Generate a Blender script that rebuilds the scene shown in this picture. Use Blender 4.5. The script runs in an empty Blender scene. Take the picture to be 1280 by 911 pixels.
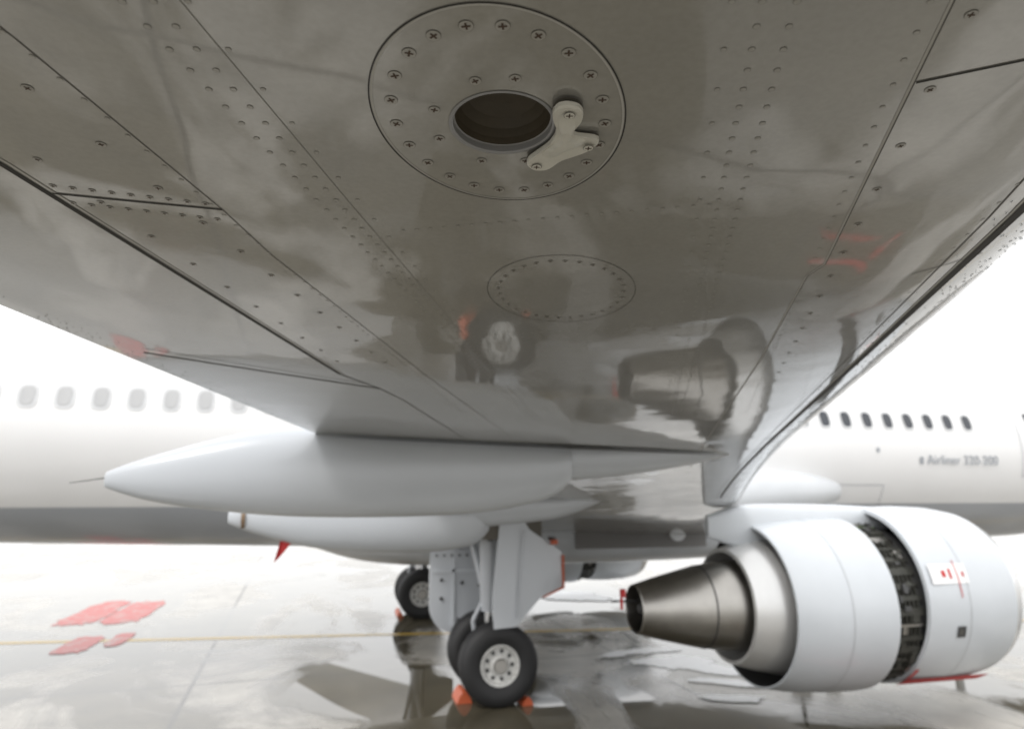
import bpy, bmesh, math, random
from mathutils import Vector, Matrix
random.seed(7)
scene = bpy.context.scene
S14, C14 = math.sin(math.radians(14)), math.cos(math.radians(14))
CAMZ = 3.07

# ------------------------------------------------------------------ materials
def newmat(name):
    m = bpy.data.materials.new(name); m.use_nodes = True
    nt = m.node_tree
    return m, nt, nt.nodes, nt.links, nt.nodes['Principled BSDF']

def mat(name, col, rough=0.5, metal=0.0, coat=0.0, var=0.08, vscale=2.0, bump=0.0, bscale=20, rvar=0.05, coatr=0.03):
    m, nt, N, L, P = newmat(name)
    tc = N.new('ShaderNodeTexCoord')
    no = N.new('ShaderNodeTexNoise'); no.inputs['Scale'].default_value = vscale
    no.inputs['Detail'].default_value = 6; no.inputs['Roughness'].default_value = 0.6
    L.new(tc.outputs['Object'], no.inputs['Vector'])
    mx = N.new('ShaderNodeMix'); mx.data_type = 'RGBA'
    mx.inputs['A'].default_value = (*[c*(1-var) for c in col], 1)
    mx.inputs['B'].default_value = (*[min(1, c*(1+var)) for c in col], 1)
    L.new(no.outputs['Fac'], mx.inputs['Factor'])
    L.new(mx.outputs['Result'], P.inputs['Base Color'])
    mr = N.new('ShaderNodeMapRange')
    mr.inputs['To Min'].default_value = max(0, rough-rvar); mr.inputs['To Max'].default_value = min(1, rough+rvar)
    L.new(no.outputs['Fac'], mr.inputs['Value']); L.new(mr.outputs['Result'], P.inputs['Roughness'])
    P.inputs['Metallic'].default_value = metal
    P.inputs['Coat Weight'].default_value = coat
    P.inputs['Coat Roughness'].default_value = coatr
    if bump > 0:
        n2 = N.new('ShaderNodeTexNoise'); n2.inputs['Scale'].default_value = bscale; n2.inputs['Detail'].default_value = 4
        L.new(tc.outputs['Object'], n2.inputs['Vector'])
        b = N.new('ShaderNodeBump'); b.inputs['Strength'].default_value = bump; b.inputs['Distance'].default_value = 0.01
        L.new(n2.outputs['Fac'], b.inputs['Height']); L.new(b.outputs['Normal'], P.inputs['Normal'])
    return m

def wing_mat():
    m, nt, N, L, P = newmat('wing_paint')
    tc = N.new('ShaderNodeTexCoord')
    mp = N.new('ShaderNodeMapping'); mp.inputs['Rotation'].default_value = (0, 0, math.radians(25))
    mp.inputs['Scale'].default_value = (0.6, 2.4, 1)
    L.new(tc.outputs['Object'], mp.inputs['Vector'])
    a = N.new('ShaderNodeTexNoise'); a.inputs['Scale'].default_value = 1.6; a.inputs['Detail'].default_value = 8; a.inputs['Roughness'].default_value = 0.65
    L.new(mp.outputs['Vector'], a.inputs['Vector'])
    mx = N.new('ShaderNodeMix'); mx.data_type = 'RGBA'
    mx.inputs['A'].default_value = (0.262, 0.256, 0.232, 1); mx.inputs['B'].default_value = (0.325, 0.318, 0.292, 1)
    L.new(a.outputs['Fac'], mx.inputs['Factor'])
    g = N.new('ShaderNodeTexNoise'); g.inputs['Scale'].default_value = 90; g.inputs['Detail'].default_value = 5
    L.new(tc.outputs['Object'], g.inputs['Vector'])
    gr = N.new('ShaderNodeMapRange'); gr.inputs['From Min'].default_value = 0.35; gr.inputs['From Max'].default_value = 0.65
    gr.inputs['To Min'].default_value = 0.95; gr.inputs['To Max'].default_value = 1.03
    L.new(g.outputs['Fac'], gr.inputs['Value'])
    mul = N.new('ShaderNodeVectorMath'); mul.operation = 'SCALE'
    L.new(mx.outputs['Result'], mul.inputs[0]); L.new(gr.outputs['Result'], mul.inputs['Scale'])
    L.new(mul.outputs['Vector'], P.inputs['Base Color'])
    P.inputs['Roughness'].default_value = 0.3
    P.inputs['Coat Weight'].default_value = 1.0
    P.inputs['Coat IOR'].default_value = 2.15
    cr = N.new('ShaderNodeMapRange'); cr.inputs['From Min'].default_value = .35; cr.inputs['From Max'].default_value = .7
    cr.inputs['To Min'].default_value = 0.022; cr.inputs['To Max'].default_value = 0.07
    L.new(a.outputs['Fac'], cr.inputs['Value']); L.new(cr.outputs['Result'], P.inputs['Coat Roughness'])
    mp2 = N.new('ShaderNodeMapping'); mp2.inputs['Rotation'].default_value = (0, 0, math.radians(25)); mp2.inputs['Scale'].default_value = (1.5, 1.1, 1)
    L.new(tc.outputs['Object'], mp2.inputs['Vector'])
    w = N.new('ShaderNodeTexNoise'); w.inputs['Scale'].default_value = 1.9; w.inputs['Detail'].default_value = 1.6
    L.new(mp2.outputs['Vector'], w.inputs['Vector'])
    b = N.new('ShaderNodeBump'); b.inputs['Strength'].default_value = 0.42; b.inputs['Distance'].default_value = 0.009
    L.new(w.outputs['Fac'], b.inputs['Height'])
    L.new(b.outputs['Normal'], P.inputs['Normal']); L.new(b.outputs['Normal'], P.inputs['Coat Normal'])
    return m

M_WING = wing_mat()
M_FAIR = mat('fairing_paint', (0.48, 0.505, 0.535), 0.3, coat=0.6, var=0.06, vscale=1.6, coatr=0.1)
M_NAC = mat('nacelle_paint', (0.55, 0.58, 0.61), 0.35, coat=0.5, var=0.08, coatr=0.15)
M_GAP = mat('panel_gap', (0.03, 0.028, 0.025), 0.7)
M_LINE = mat('panel_seam', (0.10, 0.095, 0.085), 0.6)
M_LINEL = mat('sealant_light', (0.40, 0.39, 0.36), 0.5)
M_HEAD = mat('screw_head', (0.33, 0.32, 0.29), 0.3, coat=0.6, var=0.1, vscale=30)
M_RING = mat('screw_ring', (0.14, 0.13, 0.11), 0.5, var=0.2, vscale=30)
M_CROSS = mat('screw_recess', (0.07, 0.045, 0.03), 0.7)
M_RIV = mat('rivet_ring', (0.20, 0.195, 0.175), 0.4, var=0.15, vscale=20)
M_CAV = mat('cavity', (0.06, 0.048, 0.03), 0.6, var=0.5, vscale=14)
M_LIP = mat('vent_lip', (0.26, 0.26, 0.26), 0.4)
M_CLIP = mat('clip_enamel', (0.56, 0.545, 0.48), 0.45, var=0.14, vscale=25, bump=0.2, bscale=60)
M_RUB = mat('tyre_rubber', (0.018, 0.018, 0.019), 0.6, var=0.2, vscale=8)
M_HUB = mat('wheel_hub', (0.62, 0.62, 0.6), 0.4, var=0.1, vscale=9)
M_DARK = mat('dark_metal', (0.05, 0.05, 0.05), 0.5)
M_BAY = mat('gear_bay', (0.12, 0.11, 0.09), 0.6, var=0.5, vscale=6)
M_STEEL = mat('nozzle_steel', (0.38, 0.365, 0.34), 0.34, metal=1.0, var=0.2, vscale=5)
M_CORE = mat('core_cowl', (0.72, 0.72, 0.71), 0.3, metal=0.5, var=0.08, vscale=4)
M_CASC = mat('cascade', (0.055, 0.055, 0.047), 0.5, metal=0.4, var=0.6, vscale=14)
M_GREEN = mat('primer_green', (0.07, 0.12, 0.03), 0.5)
M_RED = mat('red_fabric', (0.5, 0.03, 0.03), 0.6)
M_ORANGE = mat('orange_paint', (0.5, 0.10, 0.035), 0.5, var=0.3, vscale=6)
M_CHROME = mat('strut_chrome', (0.6, 0.6, 0.6), 0.2, metal=1.0)
M_WHITE = mat('white_paint', (0.78, 0.78, 0.78), 0.35, coat=0.4)
M_BELLYF = mat('belly_fairing_paint', (0.58, 0.60, 0.62), 0.35, coat=0.4)
M_GLASSD = mat('window_dark', (0.05, 0.055, 0.065), 0.1)
M_GLARE = mat('window_glare', (0.44, 0.445, 0.45), 0.4)  # paler grey paints glare into the aft cabin windows
M_FRAME = mat('window_frame', (0.62, 0.63, 0.64), 0.4)
M_TEXT = mat('fuselage_lettering', (0.33, 0.35, 0.38), 0.5)

def fus_mat():
    m, nt, N, L, P = newmat('fuselage_paint')
    tc = N.new('ShaderNodeTexCoord'); sx = N.new('ShaderNodeSeparateXYZ')
    L.new(tc.outputs['Object'], sx.inputs['Vector'])
    mr = N.new('ShaderNodeMapRange'); mr.inputs['From Min'].default_value = 2.80; mr.inputs['From Max'].default_value = 2.83
    L.new(sx.outputs['Z'], mr.inputs['Value'])
    n = N.new('ShaderNodeTexNoise'); n.inputs['Scale'].default_value = 0.8; n.inputs['Detail'].default_value = 5
    L.new(tc.outputs['Object'], n.inputs['Vector'])
    mx = N.new('ShaderNodeMix'); mx.data_type = 'RGBA'
    mx.inputs['A'].default_value = (0.37, 0.39, 0.42, 1); mx.inputs['B'].default_value = (0.80, 0.80, 0.80, 1)
    L.new(mr.outputs['Result'], mx.inputs['Factor'])
    ms = N.new('ShaderNodeMapRange'); ms.inputs['To Min'].default_value = 0.93; ms.inputs['To Max'].default_value = 1.03
    L.new(n.outputs['Fac'], ms.inputs['Value'])
    v = N.new('ShaderNodeVectorMath'); v.operation = 'SCALE'
    L.new(mx.outputs['Result'], v.inputs[0]); L.new(ms.outputs['Result'], v.inputs['Scale'])
    L.new(v.outputs['Vector'], P.inputs['Base Color'])
    P.inputs['Roughness'].default_value = 0.3; P.inputs['Coat Weight'].default_value = 0.5
    return m
M_FUS = fus_mat()

# ------------------------------------------------------------------ helpers
def obj(name, verts, faces, mats, midx=None, parent=None, smooth=False, sharp=35):
    me = bpy.data.meshes.new(name); me.from_pydata(verts, [], faces)
    if not isinstance(mats, (list, tuple)): mats = [mats]
    for m in mats: me.materials.append(m)
    if midx: me.polygons.foreach_set('material_index', midx)
    me.update()
    bm = bmesh.new(); bm.from_mesh(me); bmesh.ops.recalc_face_normals(bm, faces=bm.faces); bm.to_mesh(me); bm.free()
    if smooth:
        me.polygons.foreach_set('use_smooth', [True]*len(me.polygons))
        me.set_sharp_from_angle(angle=math.radians(sharp))
    o = bpy.data.objects.new(name, me); scene.collection.objects.link(o)
    if parent: o.parent = parent
    return o

def empty(name):
    e = bpy.data.objects.new(name, None); scene.collection.objects.link(e); return e

class MB:  # mesh builder
    def __init__(s): s.v = []; s.f = []; s.m = []
    def add(s, vs, fs, m=0):
        o = len(s.v); s.v += [tuple(x) for x in vs]
        for f in fs: s.f.append([i+o for i in f]); s.m.append(m)
    def box(s, c, d, m=0, rot=None):
        x, y, z = d[0]/2, d[1]/2, d[2]/2
        vs = [Vector(p) for p in [(-x,-y,-z),(x,-y,-z),(x,y,-z),(-x,y,-z),(-x,-y,z),(x,-y,z),(x,y,z),(-x,y,z)]]
        if rot is not None: vs = [rot @ v for v in vs]
        vs = [v + Vector(c) for v in vs]
        s.add(vs, [[0,3,2,1],[4,5,6,7],[0,1,5,4],[1,2,6,5],[2,3,7,6],[3,0,4,7]], m)
    def lathe(s, prof, origin, axis='X', n=64, m=0, closed=False, a0=0, a1=2*math.pi, mlist=None):
        full = abs(a1-a0-2*math.pi) < 1e-6
        cnt = n if full else n+1
        vs = []
        for (t, r) in prof:
            for k in range(cnt):
                a = a0 + (a1-a0)*k/n
                p = (t, r*math.cos(a), r*math.sin(a)) if axis == 'X' else ((r*math.cos(a), t, r*math.sin(a)) if axis == 'Y' else (r*math.cos(a), r*math.sin(a), t))
                vs.append((p[0]+origin[0], p[1]+origin[1], p[2]+origin[2]))
        P = len(prof); o = len(s.v); s.v += vs
        for i in range(P if closed else P-1):
            j = (i+1) % P
            for k in range(n):
                k2 = (k+1) % cnt
                s.f.append([o+i*cnt+k, o+i*cnt+k2, o+j*cnt+k2, o+j*cnt+k]); s.m.append(mlist[i] if mlist else m)
    def tube(s, p0, p1, r0, r1=None, n=16, m=0):
        r1 = r0 if r1 is None else r1
        p0, p1 = Vector(p0), Vector(p1); d = (p1-p0).normalized()
        up = Vector((0,0,1)) if abs(d.z) < .9 else Vector((1,0,0))
        a = d.cross(up).normalized(); b = d.cross(a)
        vs = []
        for p, r in ((p0, r0), (p1, r1)):
            for k in range(n):
                t = 2*math.pi*k/n; vs.append(p + a*r*math.cos(t) + b*r*math.sin(t))
        fs = [[k, (k+1)%n, n+(k+1)%n, n+k] for k in range(n)] + [list(range(n))[::-1], list(range(n, 2*n))]
        s.add(vs, fs, m)
    def prism(s, pts, off, m=0):
        n = len(pts); off = Vector(off)
        vs = [Vector(p) for p in pts] + [Vector(p)+off for p in pts]
        s.add(vs, [list(range(n))[::-1], list(range(n, 2*n))] + [[k, (k+1)%n, n+(k+1)%n, n+k] for k in range(n)], m)
    def make(s, name, mats, parent=None, smooth=True, sharp=35):
        return obj(name, s.v, s.f, mats, s.m, parent, smooth, sharp)

def loft(name, st, cy, mt, parent, n=40, power=2.0, dz=0.0, cap=True):
    vs = []; fs = []
    for q in st:
        X, zb, zt, w = q[:4]; y0 = q[4] if len(q) > 4 else cy
        zc, h = (zb+zt)/2+dz, (zt-zb)/2
        for k in range(n):
            a = 2*math.pi*k/n; c, s_ = math.cos(a), math.sin(a)
            vs.append((X, y0 + w*math.copysign(abs(c)**(2/power), c), zc + h*math.copysign(abs(s_)**(2/power), s_)))
    for i in range(len(st)-1):
        for k in range(n):
            k2 = (k+1) % n; fs.append([i*n+k, i*n+k2, (i+1)*n+k2, (i+1)*n+k])
    if cap:
        fs.append(list(range(n))); fs.append([ (len(st)-1)*n+k for k in range(n)][::-1])
    return obj(name, vs, fs, mt, None, parent, True, 50)

def dense(st, sub=8):
    out = []
    for i in range(len(st)-1):
        p0 = st[max(i-1, 0)]; p1 = st[i]; p2 = st[i+1]; p3 = st[min(i+2, len(st)-1)]
        for k in range(sub):
            t = k/sub
            out.append(tuple(0.5*((2*b)+(-a+c)*t+(2*a-5*b+4*c-d)*t*t+(-a+3*b-3*c+d)*t**3) for a, b, c, d in zip(p0, p1, p2, p3)))
    out.append(st[-1]); return out

airliner = empty('airliner')
YF = 14.4  # fuselage centreline

# ------------------------------------------------------------------ wing
def LE(Y): return 1.62 + 0.515*(Y-1.27)
def TE(Y): return min(-0.985 + 0.335*(Y-2.06), 1.10)
def base_z(X, Y):
    s = S14*X + C14*Y
    z = CAMZ + 0.601 - 0.0624*s
    if s > 4.5:
        d = min(s, 9)-4.5; z -= 0.010*d*d
        if s > 9: z -= 0.09*(s-9)
    return z
def lo(c, ch):
    h = 0.042*min(ch, 4.0); r = 0.0
    if c < .16: r += h*(1-math.sqrt(max(0, 1-((.16-c)/.16)**2)))
    if c > .6: r += 0.011*min(ch, 3.0)*((c-.6)/.4)**1.6
    return r
def zlow(X, Y):
    l, t = LE(Y), TE(Y); ch = l-t; c = min(max((l-X)/ch, 0), 1)
    return base_z(X, Y) + lo(c, ch)
def ztopo(c, ch):
    h = 0.042*min(ch, 4.0)
    return h*(1-c) + (lo(1, ch)+0.012)*c + 0.19*min(ch, 3.6)*math.sqrt(c)*(1-c)

cs = [0.16*(1-math.cos(math.pi/2*k/16)) for k in range(16)] + [0.16+0.84*k/44 for k in range(45)]
rowsY = []
y = -2.7
while y < 12.8:
    rowsY.append(y); y += 0.1 if y < 5 else 0.2
rowsY.append(12.8)
def build_wing(name, mirror=False):
    vs = []; fs = []
    n = 0
    for Y in rowsY:
        l, t = LE(Y), TE(Y); ch = l-t
        ring = [(l-c*ch, Y, base_z(l-c*ch, Y)+lo(c, ch)) for c in reversed(cs)]
        ring += [(l-c*ch, Y, base_z(l-c*ch, Y)+ztopo(c, ch)) for c in cs[1:]]
        n = len(ring)
        if mirror: ring = [(p[0], 2*YF-p[1], p[2]) for p in ring]
        vs += ring
    for i in range(len(rowsY)-1):
        for k in range(n):
            k2 = (k+1) % n
            fs.append([i*n+k, i*n+k2, (i+1)*n+k2, (i+1)*n+k])
    fs.append(list(range(n))); fs.append([(len(rowsY)-1)*n+k for k in range(n)][::-1])
    return obj(name, vs, fs, M_WING, None, airliner, True, 40)
wing = build_wing('wing_starboard')
build_wing('wing_port', True)

def XY(s, u): return (C14*u + S14*s, -S14*u + C14*s)
def P3(s, u, off=0.0):
    X, Y = XY(s, u); return (X, Y, zlow(X, Y)-off)

# vent hole (boolean)
HS, HU, HR = 0.943, -0.014, 0.078
hx, hy = XY(HS, HU); hz = zlow(hx, hy)
nrm = Vector((0.0624*S14, 0.0624*C14, 1)).normalized()
cm = bpy.data.meshes.new('cut'); bm = bmesh.new()
bmesh.ops.create_cone(bm, cap_ends=True, segments=96, radius1=HR, radius2=HR, depth=0.2)
bm.to_mesh(cm); bm.free(); cm.materials.append(M_LIP)
cut = bpy.data.objects.new('cut', cm); scene.collection.objects.link(cut)
rotm = nrm.to_track_quat('Z', 'Y').to_matrix().to_4x4()
cut.matrix_world = Matrix.Translation((hx, hy, hz+0.03)) @ rotm
md = wing.modifiers.new('b', 'BOOLEAN'); md.object = cut; md.operation = 'DIFFERENCE'; md.solver = 'EXACT'
bpy.context.view_layer.update()
dg = bpy.context.evaluated_depsgraph_get()
nm = bpy.data.meshes.new_from_object(wing.evaluated_get(dg))
wing.modifiers.clear(); wing.data = nm
nm.set_sharp_from_angle(angle=math.radians(40))
bpy.data.objects.remove(cut)
def loc(a, b, h):
    v = rotm.to_3x3() @ Vector((a, b, h)); return (hx+v.x, hy+v.y, hz+v.z)
b = MB(); n = 72
def vrings(prof, m):
    rings = [[loc(r*math.cos(2*math.pi*k/n), r*math.sin(2*math.pi*k/n), h) for k in range(n)] for r, h in prof]
    for i in range(len(prof)-1):
        b.add(rings[i]+rings[i+1], [[k, (k+1)%n, n+(k+1)%n, n+k] for k in range(n)], m)
vrings([(HR+.003, -.0012), (HR-.001, -.0018), (HR-.0035, .0), (HR-.0035, .010), (HR-.006, .011)], 0)
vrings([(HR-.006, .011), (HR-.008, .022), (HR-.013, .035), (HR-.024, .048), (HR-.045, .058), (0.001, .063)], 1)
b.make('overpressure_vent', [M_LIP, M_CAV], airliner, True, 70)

# ribbons (panel gaps)
def ribbon(B, pts, w, off=0.0008, m=0, step=0.04):
    P = []
    for i in range(len(pts)-1):
        a, c = pts[i], pts[i+1]; L = math.hypot(c[0]-a[0], c[1]-a[1]); k = max(1, int(L/step))
        for j in range(k): P.append((a[0]+(c[0]-a[0])*j/k, a[1]+(c[1]-a[1])*j/k))
    P.append(pts[-1]); vs = []
    for i, p in enumerate(P):
        q0, q1 = P[max(i-1, 0)], P[min(i+1, len(P)-1)]
        dx, dy = q1[0]-q0[0], q1[1]-q0[1]; L = math.hypot(dx, dy) or 1
        nx, ny = -dy/L*w/2, dx/L*w/2
        vs += [P3(p[0]+nx, p[1]+ny, off), P3(p[0]-nx, p[1]-ny, off)]
    B.add(vs, [[2*i, 2*i+1, 2*i+3, 2*i+2] for i in range(len(P)-1)], m)
B = MB()
ribbon(B, [(-.6,-1.23),(.3,-1.02),(1.068,-.86),(2.60,-.666)], .012, .0012)
ribbon(B, [(-.6,-1.215),(.3,-1.005),(1.068,-.845),(2.60,-.651)], .004, .0010, 2)
ribbon(B, [(2.36,-1.30),(2.39,-1.256),(2.86,-.558)], .012, .0012)
ribbon(B, [(2.30,-1.26),(2.34,-1.20),(2.76,-.60)], .004, .0012, 1)
ribbon(B, [(2.60,-.666),(2.86,-.558)], .006, .0012)
ribbon(B, [(2.86,-.558),(3.1,-.50),(4.4,-.30)], .006, .0010, 1)
ribbon(B, [(1.168,-.839),(1.22,-.55)], .0055, .0012)
ribbon(B, [(.3,-.71),(.764,-.619),(1.22,-.55),(1.44,-.53),(2.6,-.33),(4.2,-.02)], .0020, .0008, 1)
ribbon(B, [(.3,-.45),(1.2,-.30),(2.6,-.05)], .0012, .0007, 3)
ribbon(B, [(.3,.40),(.5,.456),(.698,.508),(1.485,.71),(1.56,.70),(2.3,.86),(4.07,1.19),(6,1.55)], .0035, .0008, 2)
ribbon(B, [(.3,.403),(.5,.459),(.698,.511),(1.485,.713),(1.56,.703),(2.3,.863),(4.07,1.193),(6,1.553)], .0018, .0012, 1)
ribbon(B, [(.845,.551),(.80,.665),(.70,.95)], .004, .0012)
sl = [(-.2,.59),(.6,.82),(1.28,1.005),(2.75,1.336),(5.32,1.90),(8.5,2.55)]
ribbon(B, sl, .022, .0014)
ribbon(B, [(a, c-.018) for a, c in sl], .006, .0010, 2)
ribbon(B, [(a, c-.06) for a, c in sl[1:]], .003, .001, 1)
ribbon(B, [(1.557,.951),(1.48,1.07)], .004, .0012, 1)
def ell(cs_, cu_, a, bb, n=96, ang=0.19):
    ca, sa = math.cos(ang), math.sin(ang)
    return [(cs_ + a*math.cos(t)*ca - bb*math.sin(t)*sa, cu_ + a*math.cos(t)*sa + bb*math.sin(t)*ca) for t in [2*math.pi*k/n for k in range(n+1)]]
ribbon(B, ell(.94, -.017, .241, .185), .0020, .0009, 0, .02)
ribbon(B, ell(.94, -.017, .2375, .1815), .003, .0006, 2, .02)
ribbon(B, ell(1.673, .126, .242, .185), .0018, .0009, 1, .02)
B.make('wing_panel_gaps', [M_GAP, M_LINE, M_LINEL, M_RIV], airliner, False)

# fasteners
F = MB()
def disc(s, u, r, off, m, n=14):
    F.add([P3(s+r*math.cos(2*math.pi*k/n), u+r*math.sin(2*math.pi*k/n), off) for k in range(n)], [list(range(n))], m)
def screw(s, u, r=.0095):
    disc(s, u, r*1.07, .0007, 0, 18); disc(s, u, r, .0011, 1, 18)
    a = random.uniform(0, math.pi/2); w = r*.15; l = r*.62
    for q in (a, a+math.pi/2):
        c, d = math.cos(q), math.sin(q)
        pts = [(l*c-w*d, l*d+w*c), (l*c+w*d, l*d-w*c), (-l*c+w*d, -l*d-w*c), (-l*c-w*d, -l*d+w*c)]
        F.add([P3(s+x, u+y_, .0015 + (.0002 if q != a else 0)) for x, y_ in pts], [[0,1,2,3]], 2)
def rivet(s, u, r=.0048):
    disc(s, u, r, .0005, 3, 10); disc(s, u, r*.82, .0008, 1, 10)
for k in range(22):
    e = ell(.94, -.017, .205, .155, 22)[k]; screw(*e, .009)
for t in (20, 75, 110, 170, 200, 250, 290, 340):
    a = math.radians(t); screw(HS+.108*math.cos(a), HU+.105*math.sin(a), .008)
for k in range(30):
    e = ell(1.673, .126, .208, .157, 30)[k]; screw(*e, .0052)
def row(s0, s1, u0, m, sp, r=.0048, fn=rivet):
    s = s0
    while s < s1:
        fn(s, u0+m*(s-.94)+random.uniform(-.0006, .0006), r); s += sp
for off in (-.405, -.37): row(.3, 3.6, off, .19, .040)
row(.3, 3.0, -.33, .19, .08, .004)
for off in (.335, .375): row(.3, 3.6, off, .19, .040)
row(.3, 3.6, .30, .19, .08, .004)
row(.3, 3.4, -.60, .14, .045, .004)
row(.3, 2.5, -.66, .14, .14, .0075, screw)
row(.3, 3.4, .545, .255, .05, .004); row(.3, 3.4, .60, .255, .14, .007, screw)
row(.3, 4.0, .86, .22, .07, .004); row(.3, 4.0, 1.0, .225, .05, .004)
row(.3, 2.4, -.80, .12, .15, .0065, screw)
for k in range(9): screw(1.14+.0018*k*4, -.82+.031*k, .0058)
for k in range(9): screw(1.205+.0018*k*4, -.825+.031*k, .0058)
for sc in (.52, 1.31, 2.05, 2.7, 3.3):
    for k in range(22):
        rivet(sc - .02*k*.19*1.4, -.29+.19*(sc-.94)+.028*k, .004)
        if k % 2 == 0 and sc > 1.5: rivet(sc+.04 - .02*k*.19*1.4, -.29+.19*(sc-.94)+.028*k, .004)
F.make('wing_fasteners', [M_RING, M_HEAD, M_CROSS, M_RIV], airliner, False)

# rain droplets hanging under leading and trailing edges
def drop_mat():
    m, nt, N, L, P = newmat('rain_water')
    P.inputs['Base Color'].default_value = (.9,.92,.93,1); P.inputs['Roughness'].default_value = .02
    P.inputs['IOR'].default_value = 1.33; P.inputs['Transmission Weight'].default_value = .9
    return m
D = MB()
def droplet(X, Y, r):
    z = zlow(X, Y); vs = []; fs = []; na = 8
    for i, (rr, hh) in enumerate(((1, 0), (.92, -.45), (.6, -.85))):
        for k in range(na):
            a = 2*math.pi*k/na; vs.append((X+r*rr*math.cos(a), Y+r*rr*math.sin(a), z+r*hh+.0003))
    vs.append((X, Y, z-r))
    for i in range(2):
        for k in range(na): fs.append([i*na+k, i*na+(k+1)%na, (i+1)*na+(k+1)%na, (i+1)*na+k])
    for k in range(na): fs.append([2*na+k, 2*na+(k+1)%na, 3*na])
    D.add(vs, fs)
for _ in range(600):
    Y = .6+random.random()**1.3*4.5; ch = LE(Y)-TE(Y)
    droplet(LE(Y)-ch*(.03+.06*random.random()**1.5), Y, random.uniform(.0012, .0030))
for _ in range(260):
    Y = 1.3+random.random()*3; ch = LE(Y)-TE(Y)
    droplet(TE(Y)+ch*(.004+.03*random.random()**2), Y, random.uniform(.0015, .003))
D.make('rain_droplets', [drop_mat()], airliner, True, 80)

# three-lobed clip
pts = [(.891,.0573),(.875,.0642),(.8705,.0763),(.875,.0924),(.889,.1017),(.9115,.1029),(.940,.0925),(.9545,.0926),(.9587,.1333),(.977,.133),(.9976,.1178),(1.012,.0962),(1.022,.0777),(1.047,.0582),(1.049,.0371),(1.0325,.0235),(1.016,.0257),(.9976,.0418),(.979,.0573),(.9566,.0659),(.932,.0656),(.9115,.0596)]
def chaikin(p, it=2):
    for _ in range(it):
        q = []
        for i in range(len(p)):
            a, c = p[i], p[(i+1) % len(p)]
            q += [(a[0]*.8+c[0]*.2, a[1]*.8+c[1]*.2), (a[0]*.2+c[0]*.8, a[1]*.2+c[1]*.8)]
        p = q
    return p
pts = chaikin(pts); n = len(pts); cc = (.963, .082)
B = MB()
def inset(p, f): return (cc[0]+(p[0]-cc[0])*f, cc[1]+(p[1]-cc[1])*f)
def rr_(p): return math.hypot(p[0]-cc[0], p[1]-cc[1])
lv = [[P3(*p, .004+.006*min(1, rr_(p)/.09)) for p in pts], [P3(*p, .009+.007*min(1, rr_(p)/.09)) for p in pts], [P3(*inset(p, .96), .011+.007*min(1, rr_(p)/.09)) for p in pts], [P3(*inset(p, .6), .013) for p in pts], [P3(*inset(p, .3), .020) for p in pts]]
for i in range(4): B.add(lv[i]+lv[i+1], [[k, (k+1)%n, n+(k+1)%n, n+k] for k in range(n)], 0)
B.add(lv[4]+[P3(*cc, .021)], [[k, (k+1)%n, n] for k in range(n)], 0)
B.add([P3(*p, .0045) for p in pts]+[P3(*cc, .004)], [[k, (k+1)%n, n] for k in range(n)], 2)
def d2(s, u, r, off, m, n=16): B.add([P3(s+r*math.cos(2*math.pi*k/n), u+r*math.sin(2*math.pi*k/n), off) for k in range(n)], [list(range(n))], m)
for (s_, u_) in ((.893,.082), (.977,.118), (1.032,.040)):
    d2(s_, u_, .0085, .0186, 2); d2(s_, u_, .0076, .0190, 0)
    B.add([P3(s_+a, u_+c, .0194) for a, c in ((.005,.0009),(.005,-.0009),(-.005,-.0009),(-.005,.0009))], [[0,1,2,3]], 1)
    B.add([P3(s_+a, u_+c, .0197) for a, c in ((.0009,.005),(-.0009,.005),(-.0009,-.005),(.0009,-.005))], [[0,1,2,3]], 1)
B.make('vent_clip', [M_CLIP, M_CROSS, M_RING], airliner, True, 30)

# ------------------------------------------------------------------ flap track fairings
st = [(-1.36,3.19,3.25,.012),(-1.345,3.165,3.275,.035),(-1.1,3.09,3.37,.09),(-.7,3.03,3.49,.145),(-.3,2.995,3.56,.175),(.2,2.985,3.56,.19),(.8,3.0,3.56,.195),(1.15,3.04,3.54,.19),(1.4,3.10,3.52,.17),(1.54,3.19,3.50,.13),(1.60,3.30,3.48,.05)]
loft('flap_track_fairing', dense(st, 6), 4.64, M_FAIR, airliner, 48, 2.4, -.08)
st = [(.5,3.22,3.55,.10),(1.0,3.20,3.55,.11),(1.6,3.23,3.52,.11),(2.1,3.28,3.52,.09),(2.6,3.36,3.50,.05),(2.85,3.42,3.48,.01)]
loft('flap_track_fairing_nose', dense(st, 6), 4.64, M_FAIR, airliner, 40, 2.4, -.08)
B = MB()
pl = []
for k in range(41):
    X = -.42+3.2*k/40; hw = .205*math.sin(math.pi*min(1, (k+3)/43))**.6
    pl.append((X, hw))
vs = []
for X, hw in pl: vs += [(X, 4.64-hw, zlow(X, 4.64-hw)-.012 if X > TE(4.5) else zlow(TE(4.5), 4.5)-.012), (X, 4.64+hw, zlow(X, 4.64+hw)-.012 if X > TE(4.5) else zlow(TE(4.5), 4.5)-.012)]
B.add(vs, [[2*i, 2*i+1, 2*i+3, 2*i+2] for i in range(40)])
B.make('fairing_seal', [M_LINE], airliner, False)
B = MB(); B.tube((-1.34,4.64,3.155),(-1.56,4.64,3.12),.004,.002,8)
B.make('static_wick', [M_DARK], airliner)
st = [(-1.16,2.78,2.86,.012),(-1.13,2.74,2.90,.05),(-.8,2.62,3.0,.13),(-.3,2.49,3.1,.2),(.3,2.43,3.1,.24),(.9,2.41,3.1,.25),(1.3,2.43,3.05,.23),(1.6,2.50,3.0,.16),(1.75,2.64,2.95,.05)]
loft('flap_track_fairing.001', dense(st, 6), 8.2, M_FAIR, airliner, 48, 2.4, -.03)
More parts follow.
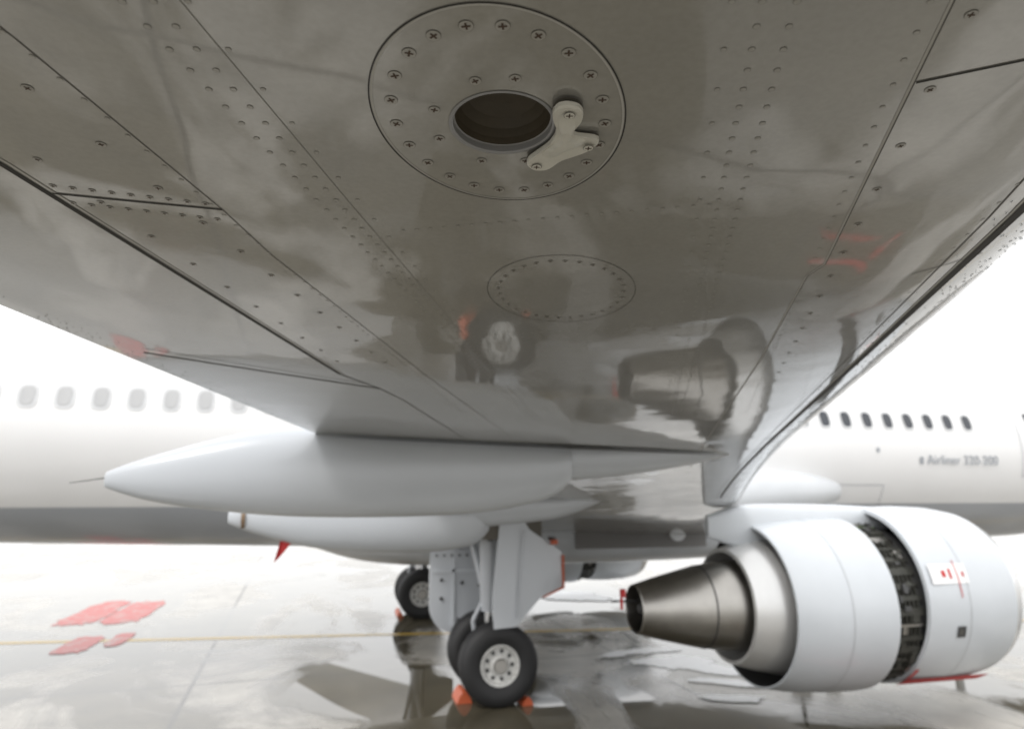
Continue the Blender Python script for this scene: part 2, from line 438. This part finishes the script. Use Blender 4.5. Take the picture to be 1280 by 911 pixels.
st = [(.8,2.6,3.1,.2),(1.6,2.65,3.1,.18),(2.6,2.75,3.05,.12),(3.2,2.95,3.05,.02)]
loft('flap_track_fairing_nose.001', dense(st, 6), 8.2, M_FAIR, airliner, 40, 2.4)
B = MB(); B.lathe([(-1.02,.0),(-1.02,.115),(-.98,.122),(-.98,.0)], (0,8.2,2.78), 'X', 24)
B.make('fairing_band', [mat('band_brown',(0.18,0.12,0.07),.6)], airliner)
B = MB(); B.add([(-.60,8.2,2.56),(-.46,8.18,2.54),(-.66,8.15,2.30),(-.60,8.22,2.36)], [[0,1,3,2]], 0)
B.make('safety_streamer', [M_RED], airliner, False)

# ------------------------------------------------------------------ fuselage
fs_ = [(-24,5.1,5.5,.15),(-22,4.6,5.85,.6),(-17,3.5,6.06,1.2),(-13,2.8,6.06,1.7),(-9,2.35,6.08,1.93),(-6,2.18,6.08,1.98),(-4,2.12,6.08,1.98),(-2,2.06,6.08,1.98),(0,2.0,6.08,1.98)]
fs_ += [(x,1.95,6.06,1.98) for x in range(2, 16, 2)] + [(16,1.95,6.05,1.97),(17.5,2.05,5.85,1.85),(19.0,2.3,5.3,1.5),(20.0,2.7,4.6,.95),(20.5,3.1,4.1,.5),(20.7,3.5,3.7,.05)]
fsd = dense(fs_, 4)
loft('fuselage', fsd, YF, M_FUS, airliner, 128, 2.0)
def fside(z, X=6.0):
    for a, b_ in zip(fsd, fsd[1:]):
        if a[0] <= X <= b_[0]:
            t = (X-a[0])/(b_[0]-a[0]); q = [a[i]+(b_[i]-a[i])*t for i in range(4)]
            zc, h = (q[1]+q[2])/2, (q[2]-q[1])/2
            return YF - q[3]*math.sqrt(max(0, 1-((z-zc)/h)**2))
    return YF-1.98
W = MB(); zw = 4.60
def fpatch(X, z, hw, hh, m, off, n=20, p=3.2):
    vs = []
    for k in range(n):
        a = 2*math.pi*k/n; c, s_ = math.cos(a), math.sin(a)
        dx = hw*math.copysign(abs(c)**(2/p), c); dz = hh*math.copysign(abs(s_)**(2/p), s_)
        vs.append((X+dx, fside(z+dz, X+dx)-off, z+dz))
    W.add(vs, [list(range(n))], m)
x = -9.2; i = 0
while x < 14.1:
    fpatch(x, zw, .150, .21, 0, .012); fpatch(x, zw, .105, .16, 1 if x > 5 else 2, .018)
    x += .533; i += 1
def frect(x0, x1, z0, z1, w, m):
    for (a, b_, c, d) in ((x0, x0+w, z0, z1), (x1-w, x1, z0, z1)):
        N_ = 10
        vs = []
        for k in range(N_+1):
            z = c+(d-c)*k/N_; vs += [(a, fside(z, a)-.014, z), (b_, fside(z, b_)-.014, z)]
        W.add(vs, [[2*k, 2*k+1, 2*k+3, 2*k+2] for k in range(N_)], m)
    for z in (z0, z1):
        W.add([(x0, fside(z, x0)-.015, z), (x1, fside(z, x1)-.015, z), (x1, fside(z+w, x1)-.015, z+w), (x0, fside(z+w, x0)-.015, z+w)], [[0,1,2,3]], m)
frect(15.1, 15.95, 3.4, 5.2, .015, 3); fpatch(15.5, 4.75, .07, .11, 1, .018)
frect(9.6, 11.4, 2.2, 3.2, .012, 3)
fpatch(11.2, 3.95, .04, .05, 3, .016); fpatch(12.32, 3.74, .05, .08, 3, .018)
W.make('cabin_windows', [M_FRAME, M_GLASSD, M_GLARE, M_TEXT, M_RED], airliner, False)
tcu = bpy.data.curves.new('registration_text', 'FONT'); tcu.body = 'Airliner 320-200'; tcu.size = .29; tcu.extrude = .002
to = bpy.data.objects.new('registration_text', tcu); scene.collection.objects.link(to)
to.location = (12.45, fside(3.75, 13)-.03, 3.66); to.rotation_euler = (math.radians(90), 0, 0); tcu.materials.append(M_TEXT); to.parent = airliner
st = [(-.6,2.1,2.6,1.2),(.2,1.84,3.0,1.9),(1.2,1.70,3.1,2.2),(3,1.66,3.15,2.3),(6,1.66,3.15,2.3),(8,1.72,3.15,2.25),(9.4,1.86,3.1,2.05),(10.6,2.1,3.0,1.6)]
loft('belly_fairing', dense(st, 5), YF, M_BELLYF, airliner, 64, 3.0)
st = [(5.6,2.4,3.2,.5,12.2),(7.0,2.4,3.45,.55,12.3),(8.2,2.5,3.52,.5,12.4),(9.4,2.65,3.45,.4,12.55),(10.3,2.9,3.3,.15,12.7)]
loft('wing_root_fillet', dense(st, 5), 12.2, M_BELLYF, airliner, 32, 2.0)
B = MB(); 
B.box((5.5,12.07,2.30),(2.6,.03,.5)); B.lathe([(-.02,.0),(-.02,.17),(.02,.17)], (6.2,12.03,2.33), 'Y', 28, 1)  # dark box paints the wing's shade on the belly side; white disc on top
B.make('belly_wing_shade', [mat('wing_shade_grey',(0.2,0.19,0.18),.5), M_WHITE], airliner, True)
# tail
B = MB()
B.prism([(-23.5,YF-.12,5.2),(-17.5,YF-.12,5.9),(-21.5,YF-.12,11.8),(-23.8,YF-.12,11.8)], (0,.24,0))
B.make('tail_fin', [M_WHITE], airliner, False)
B = MB()
for sgn in (-1, 1):
    B.prism([(-23.2,YF+sgn*.5,5.2),(-20,YF+sgn*.8,5.0),(-22.5,YF+sgn*6.2,5.7),(-24,YF+sgn*6.2,5.7)], (0,0,.15))
B.make('tailplane', [M_WHITE], airliner, False)

# ------------------------------------------------------------------ engines
def engine(YE, suffix):
    ZE = 1.57; O = (0, YE, ZE); O2 = (0, YE, ZE+.09)
    B = MB()
    B.lathe([(7.30,1.12),(7.302,1.175),(7.5,1.19),(7.9,1.2),(8.4,1.18),(8.75,1.12)], O2, 'X', 96, 0)
    B.lathe([(8.75,1.12),(8.9,1.06),(8.97,1.0),(8.95,.94),(8.8,.9),(8.4,.86),(7.9,.86)], O2, 'X', 96, 1)
    B.lathe([(7.9,.86),(7.6,.87),(7.6,.0)], O2, 'X', 64, 2)
    B.lathe([(7.30,1.12),(7.9,1.1)], O2, 'X', 64, 2)
    B.lathe([(5.48,1.02),(5.485,1.045),(5.8,1.10),(6.3,1.14),(6.7,1.15),(6.87,1.14),(6.882,1.09)], O, 'X', 96, 0)
    B.lathe([(5.48,1.02),(5.9,1.04),(6.5,1.06),(6.882,1.09)], O, 'X', 96, 2)
    B.make('nacelle'+suffix, [M_NAC, M_CHROME, M_DARK, M_LINE], airliner)
    B = MB()
    B.lathe([(6.80,1.0),(7.45,1.02)], O, 'X', 96, 3)
    for k in range(6): B.lathe([(6.90+.065*k,1.01),(6.905+.065*k,1.06),(6.92+.065*k,1.06),(6.925+.065*k,1.01)], O, 'X', 96, 0)
    for k in range(40):
        a = 2*math.pi*k/40
        B.box((7.10, YE+1.04*math.cos(a), ZE+1.04*math.sin(a)), (.42,.04,.03+.03*(k % 3)), 2 if math.pi*.45 < a < math.pi*.62 else (1 if k % 7 == 0 else 0), Matrix.Rotation(a, 3, 'X'))
    for k in range(90):
        a = random.uniform(0, 2*math.pi); r = random.uniform(1.04, 1.09)
        B.box((random.uniform(6.92,7.25), YE+r*math.cos(a), ZE+r*math.sin(a)), (random.uniform(.03,.1),.03,random.uniform(.03,.12)), random.choice((0,0,0,1,3)), Matrix.Rotation(a, 3, 'X'))
    B.make('reverser_cascade'+suffix, [M_CASC, M_STEEL, M_GREEN, M_DARK], airliner)
    B = MB()
    B.lathe([(7.2,.92),(6.2,.93),(5.8,.90),(5.4,.82),(5.12,.735),(5.11,.69),(5.5,.66)], O, 'X', 72, 0)
    B.lathe([(5.5,.66),(5.5,.5)], O, 'X', 48, 2)
    B.lathe([(5.5,.59),(5.0,.565),(4.6,.50),(4.1,.385),(3.80,.305),(3.79,.29),(3.82,.28),(4.6,.42),(5.2,.5)], O, 'X', 72, 1)
    B.lathe([(4.72,.522),(4.715,.528),(4.70,.524)], O, 'X', 72, 2)
    B.lathe([(4.4,.30),(4.1,.2),(3.95,.1),(3.86,.05),(3.85,.0)], O, 'X', 32, 2)
    B.lathe([(4.35,.0),(4.35,.36)], O, 'X', 32, 2)
    B.make('core_nozzle'+suffix, [M_CORE, M_STEEL, M_DARK], airliner)
    st = [(4.9,2.45,2.75,.04,YE),(5.4,2.3,2.88,.14,YE),(6.0,2.2,2.9,.20,YE),(7.0,2.3,2.88,.22,YE),(8.0,2.6,2.82,.12,YE),(8.4,2.68,2.76,.02,YE)]
    loft('pylon'+suffix, dense(st, 4), YE, M_NAC, airliner, 32, 3.0)
engine(8.65, ''); engine(2*YF-8.65, '.001')
B = MB(); YE, ZE = 8.65, 1.57
def npatch(x0, x1, a0, a1, r, m, dz=.09):
    N_ = max(2, int(abs(a1-a0)/4)); vs = []
    for k in range(N_+1):
        a = math.radians(a0+(a1-a0)*k/N_)
        for X in (x0, x1): vs.append((X, YE-r*math.cos(a), ZE+dz+r*math.sin(a)))
    B.add(vs, [[2*k, 2*k+1, 2*k+3, 2*k+2] for k in range(N_)], m)
npatch(7.38,7.95,12,24,1.206,0)
npatch(7.55,7.61,16,20,1.210,1); npatch(7.66,7.70,15,21,1.210,1); npatch(7.78,7.795,4,26,1.210,1); npatch(7.86,7.89,16,19,1.210,1)
npatch(7.7,7.83,-20,-13,1.206,2); npatch(7.73,7.77,-18,-15,1.21,3)
npatch(7.29,8.62,-68,-56,1.209,1); npatch(7.285,7.34,-56,-44,1.20,1)
npatch(6.2,6.204,-60,80,1.142,3, 0)
npatch(7.9,7.904,-60,80,1.208,3)
B.make('nacelle_placards', [M_WHITE, M_RED, M_DARK, M_LINE], airliner, False)
B = MB(); B.box((3.62,8.6,1.78),(.06,.06,.10)); B.box((3.58,8.55,1.66),(.03,.03,.14)); B.tube((3.45,8.6,1.68),(3.85,8.62,1.68),.012, m=1)
B.make('nozzle_cover_pin', [M_RED, M_DARK], airliner, False)

# ------------------------------------------------------------------ landing gear
def wheel(name, x, yc, z, R=.585, W_=.42, side=-1):
    B = MB(); h = W_/2; r0 = R*.50
    prof = [(-h*.8, r0), (-h*.97, R*.62), (-h, R*.76), (-h*.93, R*.88), (-h*.74, R*.965)]
    for g in (-.45, -.15, .15, .45):
        prof += [((g-.06)*h, R*.998), ((g-.05)*h, R*.972), ((g+.05)*h, R*.972), ((g+.06)*h, R*.998)]
    prof += [(h*.74, R*.965), (h*.93, R*.88), (h, R*.76), (h*.97, R*.62), (h*.8, r0)]
    B.lathe(prof, (x, yc, z), 'Y', 64, 0)
    for sg in (-1, 1):
        B.lathe([(sg*h*.8, r0), (sg*h*.84, r0*.97), (sg*h*.8, r0*.9), (sg*h*.5, r0*.82), (sg*h*.45, r0*.5), (sg*h*.75, r0*.42), (sg*h*.8, r0*.36)], (x, yc, z), 'Y', 48, 1)
        B.lathe([(sg*h*.8, r0*.36), (sg*h*.95, r0*.3), (sg*h*.95, r0*.001)], (x, yc, z), 'Y', 32, 2)
        for k in range(9):
            a = 2*math.pi*k/9
            B.tube((x+r0*.66*math.cos(a), yc+sg*h*.42, z+r0*.66*math.sin(a)), (x+r0*.66*math.cos(a), yc+sg*h*.53, z+r0*.66*math.sin(a)), r0*.10, n=10, m=3)
        for k in range(18):
            a = 2*math.pi*(k+.5)/18
            B.tube((x+r0*.86*math.cos(a), yc+sg*h*.7, z+r0*.86*math.sin(a)), (x+r0*.86*math.cos(a), yc+sg*h*.8, z+r0*.86*math.sin(a)), r0*.03, n=6, m=2)
    return B.make(name, [M_RUB, M_HUB, M_STEEL, M_DARK], airliner)
def main_gear(X, y0, y1, sfx, sg):
    z = .58; yc = (y0+y1)/2
    wheel('main_wheel_outer'+sfx, X, y0, z); wheel('main_wheel_inner'+sfx, X, y1, z)
    B = MB()
    B.tube((X, y0, z), (X, y1, z), .09, m=0)
    B.tube((X, yc, z-.12), (X-.02, yc-.02*sg, 1.3), .085, m=1)
    B.tube((X-.01, yc, 1.25), (X-.05, yc-.1*sg, 2.8), .15, .17, 24, 0)
    B.tube((X, yc, 1.8), (X+.1, yc+1.1*sg, 2.6), .06, m=0)
    B.tube((X-.35, yc+.2*sg, 2.6), (X-.1, yc, 1.5), .05, m=0)
    B.tube((X-.22, yc, .72), (X-.28, yc, 1.1), .035, m=0); B.tube((X-.28, yc, 1.1), (X-.12, yc, 1.4), .035, m=0)
    for dy in (-.3, .3): B.lathe([(-.07,.0),(-.07,.2),(.07,.2),(.07,.0)], (X, yc+dy*.6, z), 'Y', 24, 2)
    for k in range(3): B.tube((X+.16, yc+.05*k, 2.6), (X+.12+.03*k, yc+.05*k, .8), .012, n=6, m=2)
    B.make('main_gear_leg'+sfx, [M_FAIR, M_CHROME, M_DARK], airliner)
main_gear(2.39, 10.45, 11.5, '', 1); main_gear(2.1, 18.7, 17.75, '.001', -1)
dp = [(2.40,2.72),(2.70,2.74),(2.85,2.50),(3.36,2.16),(3.36,1.66),(3.0,1.52),(2.62,1.12),(2.28,1.10),(2.26,1.5)]
B = MB(); B.prism([(x, 10.22+.12*(z-1.1)/1.6, z) for x, z in dp], (0,.05,0), 0)
B.prism([(x, 10.235, z) for x, z in [(3.345,2.12),(3.372,2.12),(3.372,1.64),(3.04,1.51),(3.03,1.53),(3.345,1.66)]], (0,.05,0), 1)
B.box((3.2,10.3,2.36),(.06,.2,.05),3); B.box((3.2,10.2,2.32),(.09,.1,.07),1)
B.tube((2.75,10.215,2.5),(2.62,10.20,1.25),.012,n=8,m=0)
B.make('main_gear_leg_door', [M_FAIR, M_ORANGE, M_LINE, M_DARK], airliner, False)
B = MB(); yp = 2*YF
B.prism([(x-.3, yp-10.22, z) for x, z in dp], (0,-.05,0), 0); B.make('main_gear_leg_door.001', [M_FAIR], airliner, False)
def door_pts(x0, x1, zt, zb, Y):
    p = [(x0, Y, zt)]; w = x1-x0
    for k in range(9):
        a = math.pi + (math.pi/2)*k/8; p.append((x0+w*.35+w*.35*math.cos(a), Y, zb+.45+.45*math.sin(a)))
    for k in range(9):
        a = -math.pi/2 + (math.pi/2)*k/8; p.append((x1-w*.2+w*.2*math.cos(a), Y, zb+.3+.3*math.sin(a)))
    p.append((x1, Y, zt)); return p
B = MB(); B.prism(door_pts(1.55,2.75,2.1,.75,11.95), (0,.06,0), 0)
for k in range(8):
    B.tube((1.66+.13*k,11.95,2.0), (1.66+.13*k,11.93,2.0), .02, n=8, m=1)
for (x, z) in ((1.75,1.3),(1.75,1.6),(2.05,.95),(2.4,.92),(2.4,1.5),(2.1,1.55)): B.tube((x,11.96,z),(x,11.92,z),.03,n=10,m=1)
B.box((2.1,11.93,1.75),(1.0,.03,.05),2); B.box((1.95,11.93,1.4),(.05,.03,1.1),2)
B.make('main_gear_bay_door', [M_FAIR, M_DARK, M_NAC], airliner, False)
B = MB(); B.box((2.3,11.2,2.50),(1.5,1.7,.28)); 
for k in range(7): B.tube((1.7+.2*k,10.5,2.34),(1.75+.18*k,12.0,2.31),.025,n=8,m=1)
B.make('main_gear_bay', [M_BAY, M_DARK], airliner, False)
wheel('nose_wheel_a', 14.6, YF-.25, .39, .39, .22); wheel('nose_wheel_b', 14.6, YF+.25, .39, .39, .22)
B = MB(); B.tube((14.6,YF-.3,.39),(14.6,YF+.3,.39),.05); B.tube((14.6,YF,.39),(14.75,YF,2.3),.08,.11)
B.make('nose_gear_leg', [M_FAIR], airliner)

# ------------------------------------------------------------------ chocks, bucket
def chock(name, x, y, w=.7, rot=0, k=.7):
    B = MB()
    c, s_ = math.cos(rot), math.sin(rot)
    prof = [(-.13*k,0),(.13*k,0),(.09*k,.10*k),(.03*k,.17*k),(-.03*k,.17*k),(-.09*k,.10*k)]
    pts = [Vector((a*c + w/2*s_, a*s_ - w/2*c, b_)) for a, b_ in prof]
    B.prism([p+Vector((x, y, .004)) for p in pts], (-w*s_, w*c, 0)); return B.make(name, [M_ORANGE], None, True, 30)
chock('wheel_chock', 1.93, 10.85, .45, 0, .9); chock('wheel_chock.001', 2.80, 10.42, .22, .15, .65)
chock('wheel_chock.002', 1.62, 18.4, .8, 0, .6); chock('wheel_chock.003', 2.60, 18.4, .8, 0, .6)
B = MB(); B.lathe([(0,.0),(0,.14),(.16,.17),(.16,.15),(.03,.12),(.03,0)], (7.45,10.4,.005), 'Z', 28)
B.tube((7.45,10.4,.1),(7.45,10.32,.62),.03); bk = B.make('drain_bucket', [M_DARK], None)
B = MB()
B.lathe([(0,.0),(0,.11),(.16,.13),(.16,.12),(.03,.1),(.03,0)], (8.05,10.4,.005), 'Z', 28)
B.make('drain_bucket.001', [M_DARK], None)

# ------------------------------------------------------------------ ground
def ground_mat():
    m, nt, N, L, P = newmat('wet_concrete')
    tc = N.new('ShaderNodeTexCoord')
    def noise(sc, det=6, rough=.55, vec=None, dist=0):
        n = N.new('ShaderNodeTexNoise'); n.inputs['Scale'].default_value = sc; n.inputs['Detail'].default_value = det
        n.inputs['Roughness'].default_value = rough; n.inputs['Distortion'].default_value = dist
        L.new(vec or tc.outputs['Object'], n.inputs['Vector']); return n
    def mrange(src, a, b_, c, d):
        r = N.new('ShaderNodeMapRange'); r.inputs['From Min'].default_value = a; r.inputs['From Max'].default_value = b_
        r.inputs['To Min'].default_value = c; r.inputs['To Max'].default_value = d; L.new(src, r.inputs['Value']); return r.outputs['Result']
    mp = N.new('ShaderNodeMapping'); mp.inputs['Scale'].default_value = (1, .6, 1); mp.inputs['Location'].default_value = (3.1, 1.7, 0)
    L.new(tc.outputs['Object'], mp.inputs['Vector'])
    big = noise(.36, 7, .6, mp.outputs['Vector'], .8)
    mid = noise(1.3, 8, .65); fine = noise(38, 6, .7)
    wet = mrange(big.outputs['Fac'], .42, .50, 0, 1)
    pud = mrange(big.outputs['Fac'], .50, .54, 0, 1)
    c1 = N.new('ShaderNodeMix'); c1.data_type = 'RGBA'
    c1.inputs['A'].default_value = (.40,.38,.34,1); c1.inputs['B'].default_value = (.12,.105,.073,1)
    L.new(wet, c1.inputs['Factor'])
    sc = N.new('ShaderNodeVectorMath'); sc.operation = 'SCALE'
    L.new(c1.outputs['Result'], sc.inputs[0]); L.new(mrange(mid.outputs['Fac'], .3, .7, .62, 1.15), sc.inputs['Scale'])
    sc2 = N.new('ShaderNodeVectorMath'); sc2.operation = 'SCALE'
    L.new(sc.outputs['Vector'], sc2.inputs[0]); L.new(mrange(fine.outputs['Fac'], .3, .7, .85, 1.1), sc2.inputs['Scale'])
    sx = N.new('ShaderNodeSeparateXYZ'); mj = N.new('ShaderNodeMapping'); mj.inputs['Rotation'].default_value = (0,0,math.radians(-3.2)); mj.inputs['Location'].default_value = (1.45,2.2,0)
    L.new(tc.outputs['Object'], mj.inputs['Vector']); L.new(mj.outputs['Vector'], sx.inputs['Vector'])
    def joint(out):
        a = N.new('ShaderNodeMath'); a.operation = 'PINGPONG'; a.inputs[1].default_value = 3.75; L.new(out, a.inputs[0])
        return mrange(a.outputs[0], .02, .05, .9, 0)
    mxj = N.new('ShaderNodeMath'); mxj.operation = 'MAXIMUM'; L.new(joint(sx.outputs['X']), mxj.inputs[0]); L.new(joint(sx.outputs['Y']), mxj.inputs[1])
    cj = N.new('ShaderNodeMix'); cj.data_type = 'RGBA'; cj.inputs['B'].default_value = (.06,.055,.045,1)
    L.new(sc2.outputs['Vector'], cj.inputs['A']); L.new(mxj.outputs[0], cj.inputs['Factor'])
    L.new(cj.outputs['Result'], P.inputs['Base Color'])
    r1 = N.new('ShaderNodeMix'); r1.inputs['A'].default_value = .30; r1.inputs['B'].default_value = .10
    L.new(wet, r1.inputs['Factor'])
    r2 = N.new('ShaderNodeMix'); r2.inputs['B'].default_value = .015
    L.new(pud, r2.inputs['Factor']); L.new(r1.outputs['Result'], r2.inputs['A']); L.new(r2.outputs['Result'], P.inputs['Roughness'])
    P.inputs['Specular IOR Level'].default_value = .8
    b1 = N.new('ShaderNodeBump'); b1.inputs['Distance'].default_value = .004
    bs = N.new('ShaderNodeMath'); bs.operation = 'MULTIPLY'; bs.inputs[1].default_value = .5
    L.new(mrange(pud, 0, 1, .6, .01), bs.inputs[0]); L.new(bs.outputs[0], b1.inputs['Strength'])
    L.new(fine.outputs['Fac'], b1.inputs['Height']); L.new(b1.outputs['Normal'], P.inputs['Normal'])
    return m
R = 1500
obj('ground', [(-R,-R,0),(R,-R,0),(R,R,0),(-R,R,0)], [[0,1,2,3]], ground_mat())
def paint_mat(name, col, lo_=.42, hi_=.62, under=(.36,.34,.31), rough=.3):
    m, nt, N, L, P = newmat(name); tc = N.new('ShaderNodeTexCoord')
    n = N.new('ShaderNodeTexNoise'); n.inputs['Scale'].default_value = 3; n.inputs['Detail'].default_value = 8; n.inputs['Roughness'].default_value = .7
    L.new(tc.outputs['Object'], n.inputs['Vector'])
    r = N.new('ShaderNodeMapRange'); r.inputs['From Min'].default_value = lo_; r.inputs['From Max'].default_value = hi_
    L.new(n.outputs['Fac'], r.inputs['Value'])
    mx = N.new('ShaderNodeMix'); mx.data_type = 'RGBA'; mx.inputs['A'].default_value = (*col, 1); mx.inputs['B'].default_value = (*under, 1)
    L.new(r.outputs['Result'], mx.inputs['Factor']); L.new(mx.outputs['Result'], P.inputs['Base Color']); P.inputs['Roughness'].default_value = rough
    return m
MY = paint_mat('yellow_road_paint', (.50,.32,.03), .5, .75); MR = paint_mat('red_road_paint', (.42,.03,.02), .50, .64, (.36,.28,.25), .35)
def strip(name, p0, p1, w, m, z=.004):
    p0, p1 = Vector((*p0, z)), Vector((*p1, z)); d = (p1-p0).normalized(); n_ = Vector((-d.y, d.x, 0))*w/2
    return obj(name, [p0+n_, p0-n_, p1-n_, p1+n_], [[0,1,2,3]], m)
strip('taxi_line', (-60, 24.2), (60, 8.0), .22, MY)
zz = [.006]
def blob(B, cx, cy, w, h, jit=(.86, 1.06), pw=.5, n_=36, rot=0, lob=0):
    p = []; ph = [random.uniform(0, 6.28) for _ in range(5)]; cr_, sr_ = math.cos(rot), math.sin(rot)
    for k in range(n_):
        a = 2*math.pi*k/n_; c, s_ = math.cos(a), math.sin(a)
        f = random.uniform(*jit) * (1 + lob*sum(math.sin((i+2)*a+ph[i])/(i+1.5) for i in range(5)))
        x_, y_ = w/2*f*math.copysign(abs(c)**pw, c), h/2*f*math.copysign(abs(s_)**pw, s_)
        p.append((cx+x_*cr_-y_*sr_, cy+x_*sr_+y_*cr_, zz[0]))
    zz[0] += .0015
    B.add(p + [(cx, cy, zz[0]-.0015)], [[k, (k+1) % n_, n_] for k in range(n_)])
B = MB()
blob(B,-5.98,20.6,.95,3.8); blob(B,-4.98,20.5,.95,3.6)
blob(B,-5.0,16.4,.65,1.7); blob(B,-4.35,16.8,.4,1.4)
blob(B,6.5,7.3,1.2,.16,rot=.15); blob(B,6.2,6.7,.9,.12,rot=-.1); blob(B,7.0,6.9,.14,.7)
B.make('red_ground_marking', [MR], None, False)
B = MB(); zz[0] = .008  # flat white patches laid on the wet ground
for (cx, cy, w_, h_, r_) in ((6.1,12.2,1.5,.9,-.3),(6.6,11.5,1.3,.7,-.5),(5.9,13.1,1.3,.5,0),(6.3,10.7,1.1,.45,-.6),(5.9,9.9,1.0,.35,-.2),(6.9,10.3,.7,.25,-.4),(5.2,12.9,.6,.3,.2),
                              (6.9,20.2,2.2,1.8,.1),(8.6,19.2,1.6,1.0,.1),(5.4,21.3,1.6,.9,0),(10.2,15.8,1.6,1.0,0),(4.0,21.8,1.2,.6,0)):
    blob(B, cx, cy, w_, h_, (.88, 1.1), 1.0, 64, r_, .22)
B.make('white_patches', [mat('white_patches', (.80,.81,.82), .3, var=.12, vscale=5, bump=.5, bscale=12)], None, False)

# ------------------------------------------------------------------ sky and sun
w = bpy.data.worlds.new('World'); scene.world = w; w.use_nodes = True
N, L = w.node_tree.nodes, w.node_tree.links; N.clear()
sky = N.new('ShaderNodeTexSky'); sky.sky_type = 'NISHITA'; sky.sun_disc = False
sd = Vector((-.62, -.55, .95)).normalized()
elev = math.asin(sd.z); az = math.atan2(sd.x, sd.y)
sky.sun_elevation = elev; sky.sun_rotation = az; sky.dust_density = 4; sky.air_density = 1
mx = N.new('ShaderNodeMix'); mx.data_type = 'RGBA'; mx.inputs['Factor'].default_value = .88
mx.inputs['B'].default_value = (12.5, 12.5, 12.5, 1)
bg = N.new('ShaderNodeBackground'); bg.inputs['Strength'].default_value = .15
out = N.new('ShaderNodeOutputWorld')
L.new(sky.outputs['Color'], mx.inputs['A']); L.new(mx.outputs['Result'], bg.inputs['Color']); L.new(bg.outputs['Background'], out.inputs['Surface'])
sl = bpy.data.lights.new('sun', 'SUN'); sl.energy = 1.0; sl.angle = math.radians(15); sl.color = (1, .97, .93)
so = bpy.data.objects.new('sun', sl); scene.collection.objects.link(so)
so.rotation_euler = sd.to_track_quat('Z', 'Y').to_euler()

# ------------------------------------------------------------------ camera
cd = bpy.data.cameras.new('camera'); cam = bpy.data.objects.new('camera', cd); scene.collection.objects.link(cam)
cd.lens = 24; cd.sensor_width = 36; cd.clip_start = .05; cd.clip_end = 4000
cam.location = (0, 0, CAMZ); cam.rotation_euler = (math.radians(90+10.53), 0, math.radians(-14))
cd.dof.use_dof = True; cd.dof.focus_distance = 1.1; cd.dof.aperture_fstop = 3.6
scene.camera = cam
scene.view_settings.view_transform = 'Standard'; scene.view_settings.look = 'None'; scene.view_settings.exposure = 0
